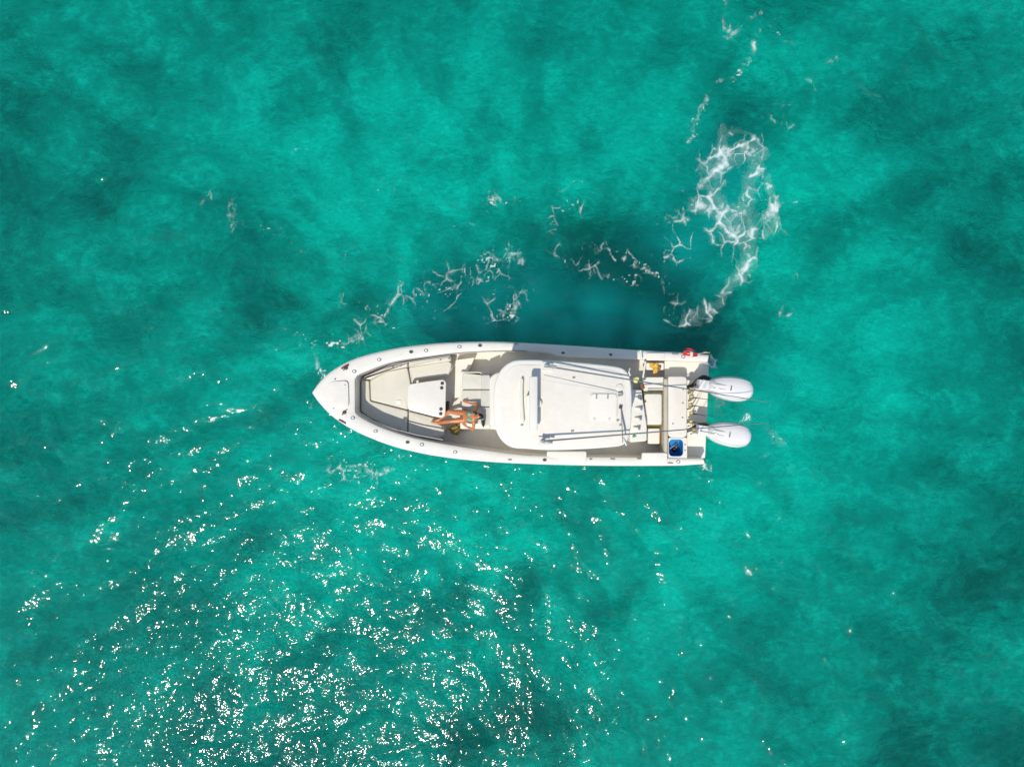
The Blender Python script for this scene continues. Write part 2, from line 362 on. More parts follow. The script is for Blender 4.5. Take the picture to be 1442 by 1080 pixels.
def foam(name, label, lines, step, cells, width, speck, haze, seed, off=.66, brk=1.0, gain=.85, spread=1.5, mw=.8):
    P = np.array([Wp(a, b, 0) for ln in lines for a, b, *_ in ln]); R = max(p[2] for ln in lines for p in ln) * H / FPX * 2
    x = np.arange(P[:,0].min()-R, P[:,0].max()+R, step); y = np.arange(P[:,1].min()-R, P[:,1].max()+R, step)
    X, Y = np.meshgrid(x, y)
    MX = X + mw*(fbm(X*1.1, Y*1.1, 4, seed+60)-.5); MY = Y + mw*(fbm(X*1.1, Y*1.1, 4, seed+70)-.5)
    mask = strokes(MX, MY, lines, spread)
    wx = X + .42*(fbm(X*1.3, Y*1.3, 4, seed)-.5) + .14*(fbm(X*5, Y*5, 3, seed+3)-.5); wy = Y + .42*(fbm(X*1.3, Y*1.3, 4, seed+50)-.5) + .14*(fbm(X*5, Y*5, 3, seed+8)-.5)
    n = fbm(X*1.6, Y*1.6, 5, seed+90); n2 = fbm(X*9, Y*9, 3, seed+33); nb = fbm(X*4, Y*4, 3, seed+41)
    d = np.zeros_like(X)
    for i, (c, w) in enumerate(zip(cells, width)):                 # c: cell size in m, w: filament half width in m
        e = voro_edge(wx*1.1, wy*.75, c, seed+int(c*100)) * c * .6
        on = np.clip((mask*1.05 + (fbm(X*1.7, Y*1.7, 5, seed+11*i)-.5)*2.3 - off - .10*i)*2.4, 0, 1)
        ww = w * (.25 + 2.6*nb*nb) * (.45 + .8*np.clip(mask, 0, 1))
        d = np.maximum(d, (gain*np.exp(-(e/ww)**2) + .14*np.exp(-(e/(3.2*ww))**2)) * on * np.clip((3.2*n2 - .75)*brk + 1 - brk, 0, 1.1) * (1 - .35*i))
    d = np.maximum(d, np.clip((mask - .95)*2.2 + (n-.5)*2.2, 0, 1) * np.clip(n2*2.4-.6, 0, 1) * .9)
    sp = vnoise(X*17, Y*17, seed+4) - (1 - speck*np.clip(mask*1.2, 0, 1)*np.clip(n*3.2-1.1, 0, 1))
    d = np.maximum(d, np.clip(sp*8, 0, 1)*.9)
    hz = haze * np.clip(mask*1.1 + (n-.5)*1.6 - .35, 0, 1) * (.3 + n2)
    d = np.clip(np.maximum(d, hz) , 0, .92); d[d < .03] = 0
    Z = wave(X, Y) + .008 + .015*d
    keep = (d[:-1,:-1] + d[1:,:-1] + d[:-1,1:] + d[1:,1:]) > 0
    idx = np.arange(X.size).reshape(X.shape)
    q = np.stack([idx[:-1,:-1], idx[:-1,1:], idx[1:,1:], idx[1:,:-1]], -1)[keep]
    used, inv = np.unique(q, return_inverse=True); q = inv.reshape(-1, 4)
    co = np.stack([X, Y, Z], -1).reshape(-1, 3)[used]
    me = bpy.data.meshes.new(name); me.from_pydata(co.tolist(), [], q.tolist()); me.update()
    at = me.attributes.new('dens', 'FLOAT', 'POINT'); at.data.foreach_set('value', d.ravel()[used].astype(np.float32))
    me.materials.append(FM); me.polygons.foreach_set('use_smooth', [True]*len(me.polygons))
    o = bpy.data.objects.new(name, me); C.objects.link(o); tag(o, label, 'foam', kind='stuff'); return o
foam('foam', 'thick lacy white foam swirl left by the propellers', [
      [(1022,180,9,.9),(1020,196,10,.8),(1010,216,12,.9),(998,234,15,1.25)], [(998,234,15,1.25),(1030,224,14,1.1),(1058,216,16,1.25),(1062,200,10,.7),(1045,184,10,.6),(1030,190,8,.7)],
      [(998,236,14,1.0),(1008,262,16,.75),(1004,290,16,.95),(985,292,13,1.2)], [(1004,290,16,1.1),(1018,308,18,1.25),(1042,296,14,1.0),(1052,272,12,.7),(1062,240,12,.9)],
      [(1018,308,18,1.25),(1026,328,17,1.1),(1046,340,15,1.0),(1052,310,12,.8)], [(1046,340,15,1.0),(1052,362,13,1.2),(1046,384,11,1.1),(1034,400,11,1.0),(1022,414,11,1.05),(1006,430,12,1.1),(988,438,13,.9),(970,448,11,.7)],
      [(1026,328,17,1.0),(1000,342,12,.7)], [(1068,240,8,.8),(1080,262,7,.8),(1088,292,7,.85),(1088,314,8,1.05),(1076,332,6,.7)]], .02, [.62, .36], [.028, .016], .16, .17, 5, .32, .6, .72, 1.15, .35)
foam('foam', 'thin broken foam trail beyond the thick swirl', [[(1019,0,4,.8),(1017,28,6,.95),(1022,46,7,1.1),(1042,30,5,.95),(1072,18,5,.95)], [(1072,42,4,.8),(1060,50,5,.85),(1052,76,5,.9),(1038,98,5,.9),(1020,108,5,.85),(1000,120,5,.75),(988,142,5,.75),(980,168,5,.75),(970,200,5,.75),(966,218,5,.6)],
      [(1085,36,7,.6),(1100,58,7,.6),(1118,72,6,.6)], [(1130,108,7,.55),(1152,130,7,.6)], [(1160,92,9,.55),(1178,78,7,.5)]], .022, [.40, .2], [.022, .018], .26, .06, 15, .70, .8, .6, 1.3, .5)
foam('foam', 'scattered foam flecks drifting along the upper side of the boat', [
      [(965,440,10,.85),(945,420,8,.8),(925,398,7,.85),(908,376,7,.8),(890,366,6,.7),(860,352,9,.7),(825,350,9,.7),(795,360,7,.6),(775,338,7,.65),(768,300,8,.7),(790,290,8,.7),(815,296,7,.6)],
      [(885,390,7,.8),(862,382,7,.8),(838,380,7,.7),(808,376,7,.7),(780,372,6,.55)], [(925,315,7,.6),(945,315,8,.7),(968,310,7,.7)], [(940,366,6,.6),(958,368,7,.7)],
      [(656,322,8,.6),(652,352,9,.72),(640,374,10,.8),(664,382,10,.8),(692,376,10,.7),(726,370,8,.85),(716,350,7,.65)], [(640,374,10,.8),(620,400,12,.85),(600,412,11,.8),(572,408,9,.85),(562,428,10,.8),(545,440,10,.7),(528,456,10,.8),(512,470,9,.9),(494,482,9,1.1)],
      [(572,410,9,.8),(590,440,9,.7),(620,442,9,.7)], [(692,440,7,.8),(714,436,9,1.15),(738,412,7,.85)], [(680,300,8,.55),(702,284,9,.62),(725,278,8,.5)], [(640,400,10,.7),(650,430,9,.6),(680,415,9,.6)], [(484,428,7,.7),(512,436,6,.55)], [(485,466,9,.6),(505,452,9,.6)]],
      .02, [.66, .34], [.013, .011], .24, .02, 25, .52, .85, .50, 1.6, .7)
foam('foam', 'small foam patches breaking at the bow of the boat', [[(414,478,7,.9),(428,482,7,.8),(436,505,8,1.0),(440,522,7,1.1),(446,540,6,.9)], [(420,492,8,.7),(455,492,8,.7),(475,482,7,.7)], [(468,658,7,.9),(490,664,9,.9),(520,664,9,1.0),(548,654,8,1.1)], [(500,675,8,.7),(470,640,7,.5)], [(556,636,5,.7),(556,655,6,.7)]], .02, [.30, .16], [.017, .015], .42, .05, 35, .78, 1.1, .5)
foam('foam', 'thin foam and bubbles around the outboard motors', [[(1002,556,6,.8),(1010,566,7,.9),(1002,580,6,.8)], [(1010,566,6,.6),(1014,585,5,.5)], [(1045,602,5,.6),(1056,594,5,1.0),(1062,588,5,1.0)], [(1000,505,6,.8),(1010,500,6,.7),(1008,512,5,.6)], [(1062,640,6,.45),(1080,638,6,.4)], [(992,658,6,.8),(998,664,5,.6)], [(1090,610,6,.5),(1105,632,6,.5)]], .018, [.24, .14], [.020, .018], .3, .16, 45)
foam('foam', 'faint foam specks far off the bow', [[(280,280,9,.6),(303,265,9,.65),(318,272,9,.7),(335,300,10,.7),(340,312,9,.85),(365,320,9,.55),(420,350,8,.5)], [(335,210,7,.6),(348,218,6,.7)], [(432,222,7,.6),(442,242,7,.65),(470,245,6,.5)], [(520,245,8,.5),(545,258,8,.6),(555,262,8,.5)], [(240,640,5,.6),(225,640,5,.6)]], .024, [.30, .16], [.013, .012], .22, .0, 55, .98, 1.0, .45)

# ------------------------------------------------------------------ the boat
boat = empty('fishing_boat', (ORG[0], ORG[1], 0), ANG)
tag(boat, 'white centre console fishing boat with hardtop and twin white outboards', 'boat')
def zs(px): return 1.02 + .42 * max(0, (998 - px) / 558) ** 1.8
TOP = [(440,553),(452,537),(470,521.5),(500,506),(540,495),(580,488),(630,483.5),(690,482),(740,484),(800,487.5),(860,491.5),(920,495.5),(960,497.5),(998,500.5)]
BOT = [(440,553),(451,568),(470,587),(500,606),(540,623),(580,634.5),(630,643.5),(690,649.5),(750,652.5),(800,654),(860,655),(920,655),(960,654.5),(992,652.5)]
ITOP = [(500,558),(500,545),(500,535),(503,529.5),(510,526),(553,510.5),(606,502),(653,496.5),(723,494),(772,497),(786,501),(840,503.5),(898,506),(940,507.5),(996,510)]
IBOT = [(500,558),(500,570),(500,579),(504,585),(525,597),(553,608),(588,618),(639,627.5),(688,634.5),(723,639),(752,641.5),(800,643),(850,643.5),(903,644),(945,645),(990,646)]
N, MS = 90, 12
def side(pts):
    return [(B(p[0], p[1], zs(p[0]))) for p in catmull(pts, N)]
def stern(a, b, z): return [tuple(np.array(a[:2])*(1-t) + np.array(b[:2])*t) + (z,) for t in np.linspace(0.004, .996, MS)]
so, po, si, pi_ = side(TOP), side(BOT), side(ITOP), side(IBOT)
ZP = .50
outer = so + stern(so[-1], po[-1], ZP) + po[:0:-1]
inner = si + stern(si[-1], pi_[-1], ZP) + pi_[:0:-1]
def lerp3(a, b, t, dz=0): return [(p[0]*(1-t)+q[0]*t, p[1]*(1-t)+q[1]*t, p[2]*(1-t)+q[2]*t + dz) for p, q in zip(a, b)]
g = G(); g.loops([lerp3(outer, inner, 0, -.035), lerp3(outer, inner, .03, -.01), lerp3(outer, inner, .08), lerp3(outer, inner, .35, .012), lerp3(outer, inner, .7, .012), lerp3(outer, inner, .95), lerp3(outer, inner, 1, -.012), lerp3(outer, inner, 1, -.05)], False, False)
g.build('gunwale_deck', M['gel'], boat, angle=50)
xb = outer[0][0]; LEN = so[-1][0] - xb
yc = (so[-1][1] + po[-1][1]) / 2
def level(fz, fy, sh, zadd=0, zabs=None):
    r = []
    for x, y, z in outer:
        t = (x - xb) / LEN; c = yc * t
        r.append((xb + sh + (x - xb) * (1 - sh / LEN), c + (y - c) * fy, zabs if zabs is not None else z * fz + zadd))
    return r
g = G(); g.loops([level(1, .997, .01, -.03), level(.72, .965, .16), level(.40, .90, .42), level(.1, .83, .72), level(0, .76, .85, zabs=-.12), level(0, .55, 1.1, zabs=-.35), level(0, .04, 1.7, zabs=-.6)], False, True)
g.build('hull', M['hull'], boat, angle=60)
rr = level(1, 1.0, 0, -.055)
for nm, seg in (('rub_rail', [rr[0]] + rr[1:N]), ('rub_rail', [rr[0]] + rr[:-N+1:-1] + [rr[-N+1]])):
    G().tube(seg, .022, 6).build(nm, M['radar'], boat)
lin = [lerp3(inner, inner, 0, -.045), [(p[0], p[1], min(p[2] - .06, 9)) for p in inner], [(p[0], p[1], .34) for p in inner]]
g = G(); g.loops(lin, False, False); g.build('cockpit_liner', M['gel'], boat, angle=50)
G().add([(p[0], p[1], .345) for p in inner], [tuple(range(len(inner)))]).build('cockpit_sole', M['sole'], boat, False)
tr = [p for p in inner if p[0] < B(760, 560, 1)[0]]
ia = [p for p in inner[:N] if p[0] < B(745, 500, 1.1)[0]]; ib = [p for p in inner[N+MS:] if p[0] < B(752, 640, 1.1)[0]]
G().tube([(p[0], p[1], p[2] + .004) for p in ib + ia], .010, 6).build('coaming_trim', M['grey'], boat)

def pad(name, pts, z0, z1, m, b=.02, r=.06, parent=boat, tilt=None):
    return G().prism(fillet(BL(pts, z1), r), z0, z1, b, tilt).build(name, M[m], parent, angle=40)
# foredeck
h = pad('anchor_hatch', [(453,556),(466,537),(490,536),(491,574),(468,576)], 1.30, 1.437, 'gel2', .012, .12)
for px, py in ((472,534),(486,542),(470,575)): G().lathe([(.018,0),(.018,.03),(.008,.04)], B(px, py, 1.41), n=8).build('deck_fitting', M['grey'], boat)
for (px, py, s) in ((487,518.5,1),(485,581,1)):
    c = B(px, py, 1.40); g = G().lathe([(.05,0),(.05,.02),(.02,.03)], c, n=12); g.tube([(c[0]-.05, c[1]-.06, 1.45),(c[0],c[1],1.455),(c[0]+.05,c[1]+.06,1.45)], .014, 6); g.build('cleat', M['dark'], boat)
for a, b in (((481,519),(491,513.5)),((477.5,590.5),(487.5,596))):
    p, q = B(*a, 1.385), B(*b, 1.375); G().tube([p, lerp3([p], [q], .5, .02)[0], q], .028, 6).build('nav_light', M['navred'], boat)
for a, b in (((640,489.5),(640,496.5)),((742,486.5),(742,494)),((905,497),(905,506)),((700,636.5),(700,649)),((560,611.5),(557,627))):
    G().tube([B(*a, zs(a[0])+.014), B(*b, zs(b[0])+.012)], .005, 5).build('deck_seam', M['radar'], boat)
# rod holders set in the gunwale
def holder(px, py, solid):
    z = zs(px) + .008; c = B(px, py, z); a = random.uniform(-.5, .5)
    g = G(); ring = []
    for k in range(14):
        q = 2*math.pi*k/14; ring.append((math.cos(q)*.056, math.sin(q)*.046))
    rings = [[(c[0]+x*f, c[1]+y*f, z+dz) for x, y in ring] for f, dz in ((1,-.01),(1,.010),(.84,.016),(.66,.008))]
    g.loops(rings, False, False); o = g.build('rod_holder', M['chrome'], boat)
    g = G(); g.loops([[(c[0]+x*.66, c[1]+y*.66, z+.007) for x, y in ring], [(c[0]+x*.6, c[1]+y*.6, z+(.012 if solid else .003)) for x, y in ring]], False, True)
    g.build('insert', M['dark' if solid else 'grey'], o)
for px, py, s in ((499,523,0),(534,506.5,0),(579,495.5,1),(600,493.5,0),(647,488.5,0),(676,486.5,1),(793,497,1),(860,499.5,1),(919,502,1),(927,502.5,0),(962,502.5,0),(497,588.5,0),(529,607,0),(574,622.5,1),(594,626,0),(641,636.5,0),(767,647.5,1),(921,645,0),(955,650,0)):
    holder(px, py, s)
for px, py, w in ((725,483.5,.14),(718,647.5,.1),(863,646.5,.11),(832,646.5,.06),(900,646,.09),(915,643,.1),(951,498.5,.14),(944,652,.14)):
    z = zs(px)+.03; c = B(px, py, z); G().tube([(c[0]-w/2, c[1], z-.03),(c[0]-w/3, c[1], z),(c[0]+w/3, c[1], z),(c[0]+w/2, c[1], z-.03)], .016, 6).build('cleat', M['grey'], boat)
pad('gunwale_pad', rect(770,635.5,826,652), 1.0, 1.105, 'gel', .02, .05); pad('gunwale_pad', rect(904,637.5,940,652), .98, 1.085, 'gel', .02, .05)
pad('gunwale_pad', rect(910,497,936,507.5), .98, 1.075, 'gel', .015, .04)
# bow lounge: bases, cushions, bolsters
ZC = .80
CUS = [[(508.5,536),(508.5,579),(520,588),(540,597),(557,604),(573,608.5),(574,578.5),(521,565),(519.5,536)],
       [(521,536),(544,523.5),(573.5,517.5),(578,541),(574.5,577),(522,563.5)],
       [(575.5,517.5),(632,508.5),(636,512),(635,519),(631,529),(610,531.5),(586,535),(579.5,540)],
       [(575.5,579),(612,588.5),(616,596),(626,602),(624,613.5),(606,616.5),(588,612.5),(575,609)]]
for i, c in enumerate(CUS):
    m_ = np.mean(c, 0); pad('seat_base', [tuple(m_ + (np.array(p) - m_)*1.07) for p in c], .35, ZC - .13 - .003*i, 'cush', 0.0, .02)
    pad('bow_cushion', c, ZC - .125, ZC, 'cush', .03, .05)
for c in ([(511,533),(530,523),(553,515.5),(573.5,510.5),(573.5,516.5),(544,522.5),(521,534.5)], [(575.5,510),(606,505.5),(634,501.5),(635,508),(575.5,517)]):
    pad('backrest_bolster', c, ZC - .1, 1.02, 'cush', .03, .03)
for px, py in ((553,517),(564,515.5),(620,507),(632,505)): G().ball(B(px, py, 1.05), .02, 8, 6).build('snap_stud', M['grey'], boat)
pad('latch_plate', rect(558,563.5,565,569), ZC, ZC + .015, 'gel', .004, .02)
rail = [B(*p, 1.22) for p in ((509,583),(525,593),(553,603.5),(588,612.5),(624,619))]
G().tube(rail, .018, 8).build('grab_rail', M['chrome'], boat)
for px, py in ((562,603),(617,616)): G().box(B(px, py, 1.2), (.11, .07, .05), -.2).build('rail_bracket', M['dark'], boat)
rail = [B(*p, 1.2) for p in ((513,531),(553,513.5),(606,504.5),(634,500.5))]
G().tube(rail, .014, 8).build('grab_rail', M['chrome'], boat)
t = pad('table_top', [(573.5,560),(574.5,548),(576.5,541),(600,537.5),(624,534.5),(628,538),(627,585),(622,588.5),(610,586),(574.5,577)], 1.06, 1.10, 'gel', .012, .07)
for px, py in ((622.8,539.8),(622,546.3),(621,576),(620.6,582.6)): G().lathe([(.045,0),(.045,.012),(.036,.014),(.034,.004)], B(px, py, 1.10), n=14).build('cup_holder', M['dark'], t)
G().tube([B(600, 561, .35), B(600, 561, 1.06)], .05, 12).build('table_pedestal', M['chrome'], boat)
G().box(B(630, 572, .6), (.10, .28, .3)).build('speaker_box', M['dark'], boat)
# step, console and forward lounge seat
pad('console_step', [(641.5,507),(668.5,503.5),(661,520),(652,530),(651,556),(640,566)], .35, .62, 'gel', .008, .03)
pad('lounge_base', rect(648,523,690,604), .35, .74, 'gel', .02, .05)
pad('lounge_seat', [(651,526),(678,526),(680,548),(650,548)], .745, .90, 'cushg', .035, .05)
pad('lounge_seat', [(650,549),(680,549),(680,597),(653,597),(650,575)], .745, .90, 'cushg', .035, .05)
pad('lounge_side', [(653,523.2),(676,523.2),(683,528.5),(680,530),(675,526.5),(652,526.5)], .75, .97, 'cushg', .02, .03)
def slope(x0, k): return lambda x, y: (x - x0) * k
for y0, y1 in ((528,548),(549,572),(573,599)):
    x0 = B(677, 560, 1.2)[0]
    pad('lounge_backrest', rect(677,y0,690,y1), .85, 1.18, 'cushg', .03, .04, tilt=slope(x0, .9))
con = pad('console', [(689,531),(700,524),(790,524),(792,606),(700,606),(689,600)], .35, 1.45, 'gel', .05, .12)
for sx, (a, b) in enumerate((((703,528),(703,602)),)):
    p = [B(a[0], a[1], 1.44), B(b[0], b[1], 1.44)]; q = [(p[0][0]+.35, p[0][1]-.06, 2.2), (p[1][0]+.35, p[1][1]+.06, 2.2)]
    g = G(); v = [p[0], p[1], q[1], q[0]]; w = [(x+.012, y, z) for x, y, z in v]
    g.add(v + w, [(0,1,2,3),(7,6,5,4),(0,4,5,1),(1,5,6,2),(2,6,7,3),(3,7,4,0)]); g.build('windscreen', M['glass'], boat, False)
c = B(797, 566, 1.35); G().tube([(c[0]+.03*math.cos(q), c[1]+.19*math.cos(q), c[2]+.19*math.sin(q)) for q in [2*math.pi*k/20 for k in range(21)]], .015, 6).build('steering_wheel', M['dark'], boat)
lp = pad('leaning_post', rect(846,540,891,596), .35, 1.10, 'gel', .03, .08); pad('helm_seat', rect(842,542,872,594), 1.105, 1.24, 'cushg', .04, .08)
# hardtop
ZH = 2.78
HT = [(695,569),(696,548),(699,533),(707,518.5),(719,509.5),(734,506.5),(779,507.5),(828,511.5),(870,516.5),(882,522.5),(887,531),(889.5,549),(890,576),(888.5,603),(884,620),(877,627),(863,629.5),(824,632.5),(775,634),(740,632),(722,630.5),(709,623),(700,610),(696,594)]
ht = catmull(BL(HT, ZH), 110, True)
roof = G().prism(ht, ZH - .11, ZH, .05).build('hardtop', M['gel'], boat, angle=60)
G().prism(catmull(BL([(705,570),(708,540),(716,522),(735,514),(828,518),(866,523),(878,535),(881,576),(877,612),(862,622),(775,626),(735,623),(716,616),(708,600)], ZH), 90, True), ZH, ZH + .012, .008).build('roof_panel', M['gel2'], roof, angle=60)
ZR = ZH + .012
hm = pad('roof_hatch', rect(831,554.5,869,591), ZR, ZR + .035, 'gel', .012, .10, parent=roof)
hb = pad('hatch_gasket', rect(829.8,553,870.2,592.5), ZR, ZR + .008, 'radar', .002, .11, parent=roof)
for px, py in ((840,558),(856,558)): G().box(B(px, py+.6, ZR+.045), (.03, .10, .02)).build('hatch_latch', M['grey'], roof)
for px, py in ((837,591),(858,591)): G().box(B(px, py, ZR+.04), (.05, .06, .03)).build('hatch_hinge', M['radar'], roof)
for (a, b) in (((700,540),(735,527)),((700,592),(735,608)),((790,532),(808,528)),((790,600),(808,606)),((868,540),(866,530)),((868,598),(866,612))):
    p = B(*a, .9); q = B(*b, ZH - .1); G().tube([p, q], .03, 8).build('hardtop_leg', M['gel'], boat)
# open-array radar on its pod, dome, antennas
pod = catmull(BL([(733,535),(737,534),(736.5,550),(737,572),(738.5,594),(735,596),(732.5,590),(731.5,565)], ZR+.1), 40, True)
G().prism(pod, ZR - .01, ZR + .11, .03).build('radar_fairing', M['radar'], roof)
G().prism(fillet(BL(rect(741,556,752,580), ZR+.2), .06), ZR - .01, ZR + .22, .03).build('radar_pedestal', M['gel'], roof)
G().prism(fillet(BL(rect(745.5,530,757,606.5), ZR+.36), .03), ZR + .24, ZR + .36, .02).build('radar_antenna', M['radar'], roof)
G().lathe([(.10,0),(.10,.05),(.085,.09),(.04,.11)], B(757.5,568,ZR), n=18).build('satellite_dome', M['gel'], roof)
G().lathe([(.10,0),(.09,.025),(.04,.035)], B(872.5,546,ZR), n=16).build('antenna_base', M['radar'], roof)
G().box(B(873.6,555,ZR+.04), (.10,.09,.08), .3).build('antenna_mount', M['grey'], roof)
G().tube([B(873.6,554,ZR+.07), B(763,535,ZR+.22)], [.012, .006], 6).build('whip_antenna', M['radar'], roof)
G().box(B(874,573.5,ZR+.04), (.07,.06,.07)).build('antenna_mount', M['dark'], roof)
G().tube([B(874,573.5,ZR+.07), B(881,611,ZR+.12)], .013, 6).build('whip_antenna', M['pole'], roof)
G().tube([B(874.5,575,ZR+.05), B(877,624,ZR+.04)], .009, 6).build('whip_antenna', M['grey'], roof)
for px, py in ((870,592),(874,598.5),(735,598.5),(808,532),(806,607)): G().box(B(px, py, ZR+.015), (.06,.035,.03), .3).build('deck_clip', M['grey'], roof)
# outriggers with their bases and ties
for (bx, by), (tx, ty), (sx, sy) in (((770.8,516),(1080.5,566),(0,0)), ((765.5,621),(1079,595.5),(0,0))):
    o = G().tube([B(bx, by, ZH + .24), B(tx, ty, ZH + .02)], [.022, .008], 8).build('outrigger_pole', M['pole'], boat)
    c = B(bx, by, ZH)
    G().box((c[0], c[1], ZH+.03), (.26, .20, .05)).build('outrigger_base', M['radar'], o)
    g = G().tube([(c[0]-.05, c[1], ZH+.04),(c[0], c[1], ZH+.24)], .035, 8); g.tube([(c[0]-.08, c[1]+.03, ZH+.22),(c[0]+.20, c[1]-.01, ZH+.24)], .03, 8); g.build('outrigger_bracket', M['grey'], o)
for px, py, dx in ((885.5,524,-1),(880,622,1)):
    G().tube([B(px-1.5*dx, py-5, ZH), B(px, py, ZH+.05), B(px+2, py+5, ZH+.03)], .018, 6).build('pole_cradle', M['gel'], roof)
def crumple(c, r, seed, flat=.5, n=16, m=10, amp=.45):
    g = G(); g.ball((0,0,0), 1, n, m); rs = random.Random(seed); k = [(Vector((rs.uniform(-1,1), rs.uniform(-1,1), rs.uniform(-1,1)))*5, rs.uniform(0,6)) for _ in range(7)]
    for i, v in enumerate(g.v):
        v = Vector(v); d = 1 + amp * sum(math.sin(v.dot(a)+b) for a, b in k) / 4
        g.v[i] = (c[0]+v.x*r[0]*d, c[1]+v.y*r[1]*d, c[2]+v.z*r[2]*d)
    return g
crumple(B(895,534.5,2.92), (.075,.045,.04), 3, amp=.7).build('yellow_wrap', M['pyel'], boat)
crumple(B(893,614.5,2.90), (.045,.03,.03), 5, amp=.7).build('green_tie', M['lime'], boat)
# leaning-post back, rod tubes, bait station
pad('tackle_station', [(888,549),(904,549),(905,560),(911,600),(911,621),(887,623)], .35, 1.28, 'gel', .03, .05)
for i, (px, py) in enumerate(((899,561),(899,575.3),(898,589.5),(896,603))):
    a, b = B(px-4, py-1, 1.29), B(px+3, py+.2, 1.37); o = G().tube([a, b], .030, 10).build('rod_tube', M['gel'], boat)
    G().tube([b, (b[0]+.04, b[1]-.01, b[2]+.02)], .036, 10).build('tube_rim', M['grey'], o)
pad('bait_station', rect(906,531,935,551), .35, .90, 'gel', .02, .04)
pad('bait_gasket', rect(906,551.5,934.5,600), .35, .94, 'olive', .02, .05)
pad('bait_lid', rect(907.5,554.5,932,598), .94, .985, 'gel2', .02, .06)
for px, py in ((908,565.5),(907.5,586)): G().box(B(px, py, 1.0), (.06,.05,.03)).build('lid_hinge', M['brown'], boat)
pad('cooler_seal', rect(912,600.5,931,624), .35, .70, 'olive', .01, .04); pad('cooler_lid', rect(912.5,603,929,625), .70, .77, 'gel', .02, .04)
G().box(B(931.5,617,.72), (.05,.30,.10)).build('cooler_handle', M['brown'], boat)
G().tube([B(902,493.5,1.2), B(904,508,1.22)], .024, 8).build('boarding_rail', M['gel'], boat)
G().tube([B(909,509,1.15), B(905.5,531,1.15), B(905.5,533,.9)], .024, 8).build('boarding_rail', M['gel'], boat)
pad('corner_step', rect(910,511,935,521), .35, .62, 'gel', .02, .04)
G().tube([B(912,550,1.0), B(933,550,1.0)], .014, 6).build('lid_rod', M['pole'], boat)
G().tube([B(903.5,541,1.3), B(906,547,1.35)], .05, 8).build('downrigger', M['brown'], boat)
# transom
pad('transom_walkway', [(936,508.5),(998,511),(998,533),(936,533)], .30, .54, 'gel', .01, .02)
pad('motor_platform', [(966,532),(998,533),(993,645),(966,645)], .30, .52, 'gel', .01, .03)
pad('transom_bench', [(941,531),(944,530),(967.5,530),(967.5,616),(941,616)], .34, 1.02, 'gel', .03, .12)
pad('transom_bolster', rect(935,533,941,644), .60, 1.05, 'tan', .04, .05)
for px, py in ((962,548.5),(961.5,567.5),(961,588),(947.5,596.5)): G().lathe([(.022,0),(.022,.012),(.01,.014)], B(px, py, 1.02), n=10).build('lid_latch', M['grey'], boat)
zt = 1.0
o_r = resample(fillet(BL([(941.2,616.3),(967.5,616.3),(967.5,651),(941.2,651)], zt), .03), 48, True); i_r = resample(fillet(BL(rect(941.8,619,961.8,642.5), zt), .11), 48, True)
k = min(range(48), key=lambda j: np.linalg.norm(i_r[j]-o_r[0])); i_r = np.roll(i_r, -k, 0)
G().loops([[(*p, .34) for p in o_r], [(*p, zt) for p in o_r], [(*p, zt) for p in i_r]], False, False).build('livewell_deck', M['gel'], boat)
well = G().loops([[(*p, zt+.012) for p in i_r*1.0], [(*p, zt-.1) for p in i_r], [(*(i_r.mean(0)*.1+p*.9), zt-.38) for p in i_r]], False, True).build('livewell', M['blue'], boat)
cw = i_r.mean(0)
g = G().tube([(cw[0]-.16, cw[1]-.02, zt-.02),(cw[0]-.06, cw[1]+.07, zt+.06),(cw[0]+.04, cw[1]+.15, zt+.02)], .022, 8); g.build('hose_nozzle', M['chrome'], well)
crumple((cw[0]+.05, cw[1]-.03, zt-.30), (.08,.08,.07), 9).build('pump', M['black'], well)
for px, py in ((964.5,626),(964.5,634)): G().lathe([(.02,0),(.02,.015)], B(px, py, zt), n=8).build('lid_latch', M['grey'], boat)
for pts, r in (([(967,545.5,.95),(975,543,.95),(982,536,1.0),(990,531,1.05),(997,533,1.02),(1003,537,.95)], .055), ([(966,607,.9),(974,604,.95),(983,599,1.0),(992,597.5,1.05),(1001,600,.95)], .05)):
    G().tube([tuple(p) for p in catmull([B(*p) for p in pts], 22)], r, 10).build('rigging_hose', M['black'], boat)
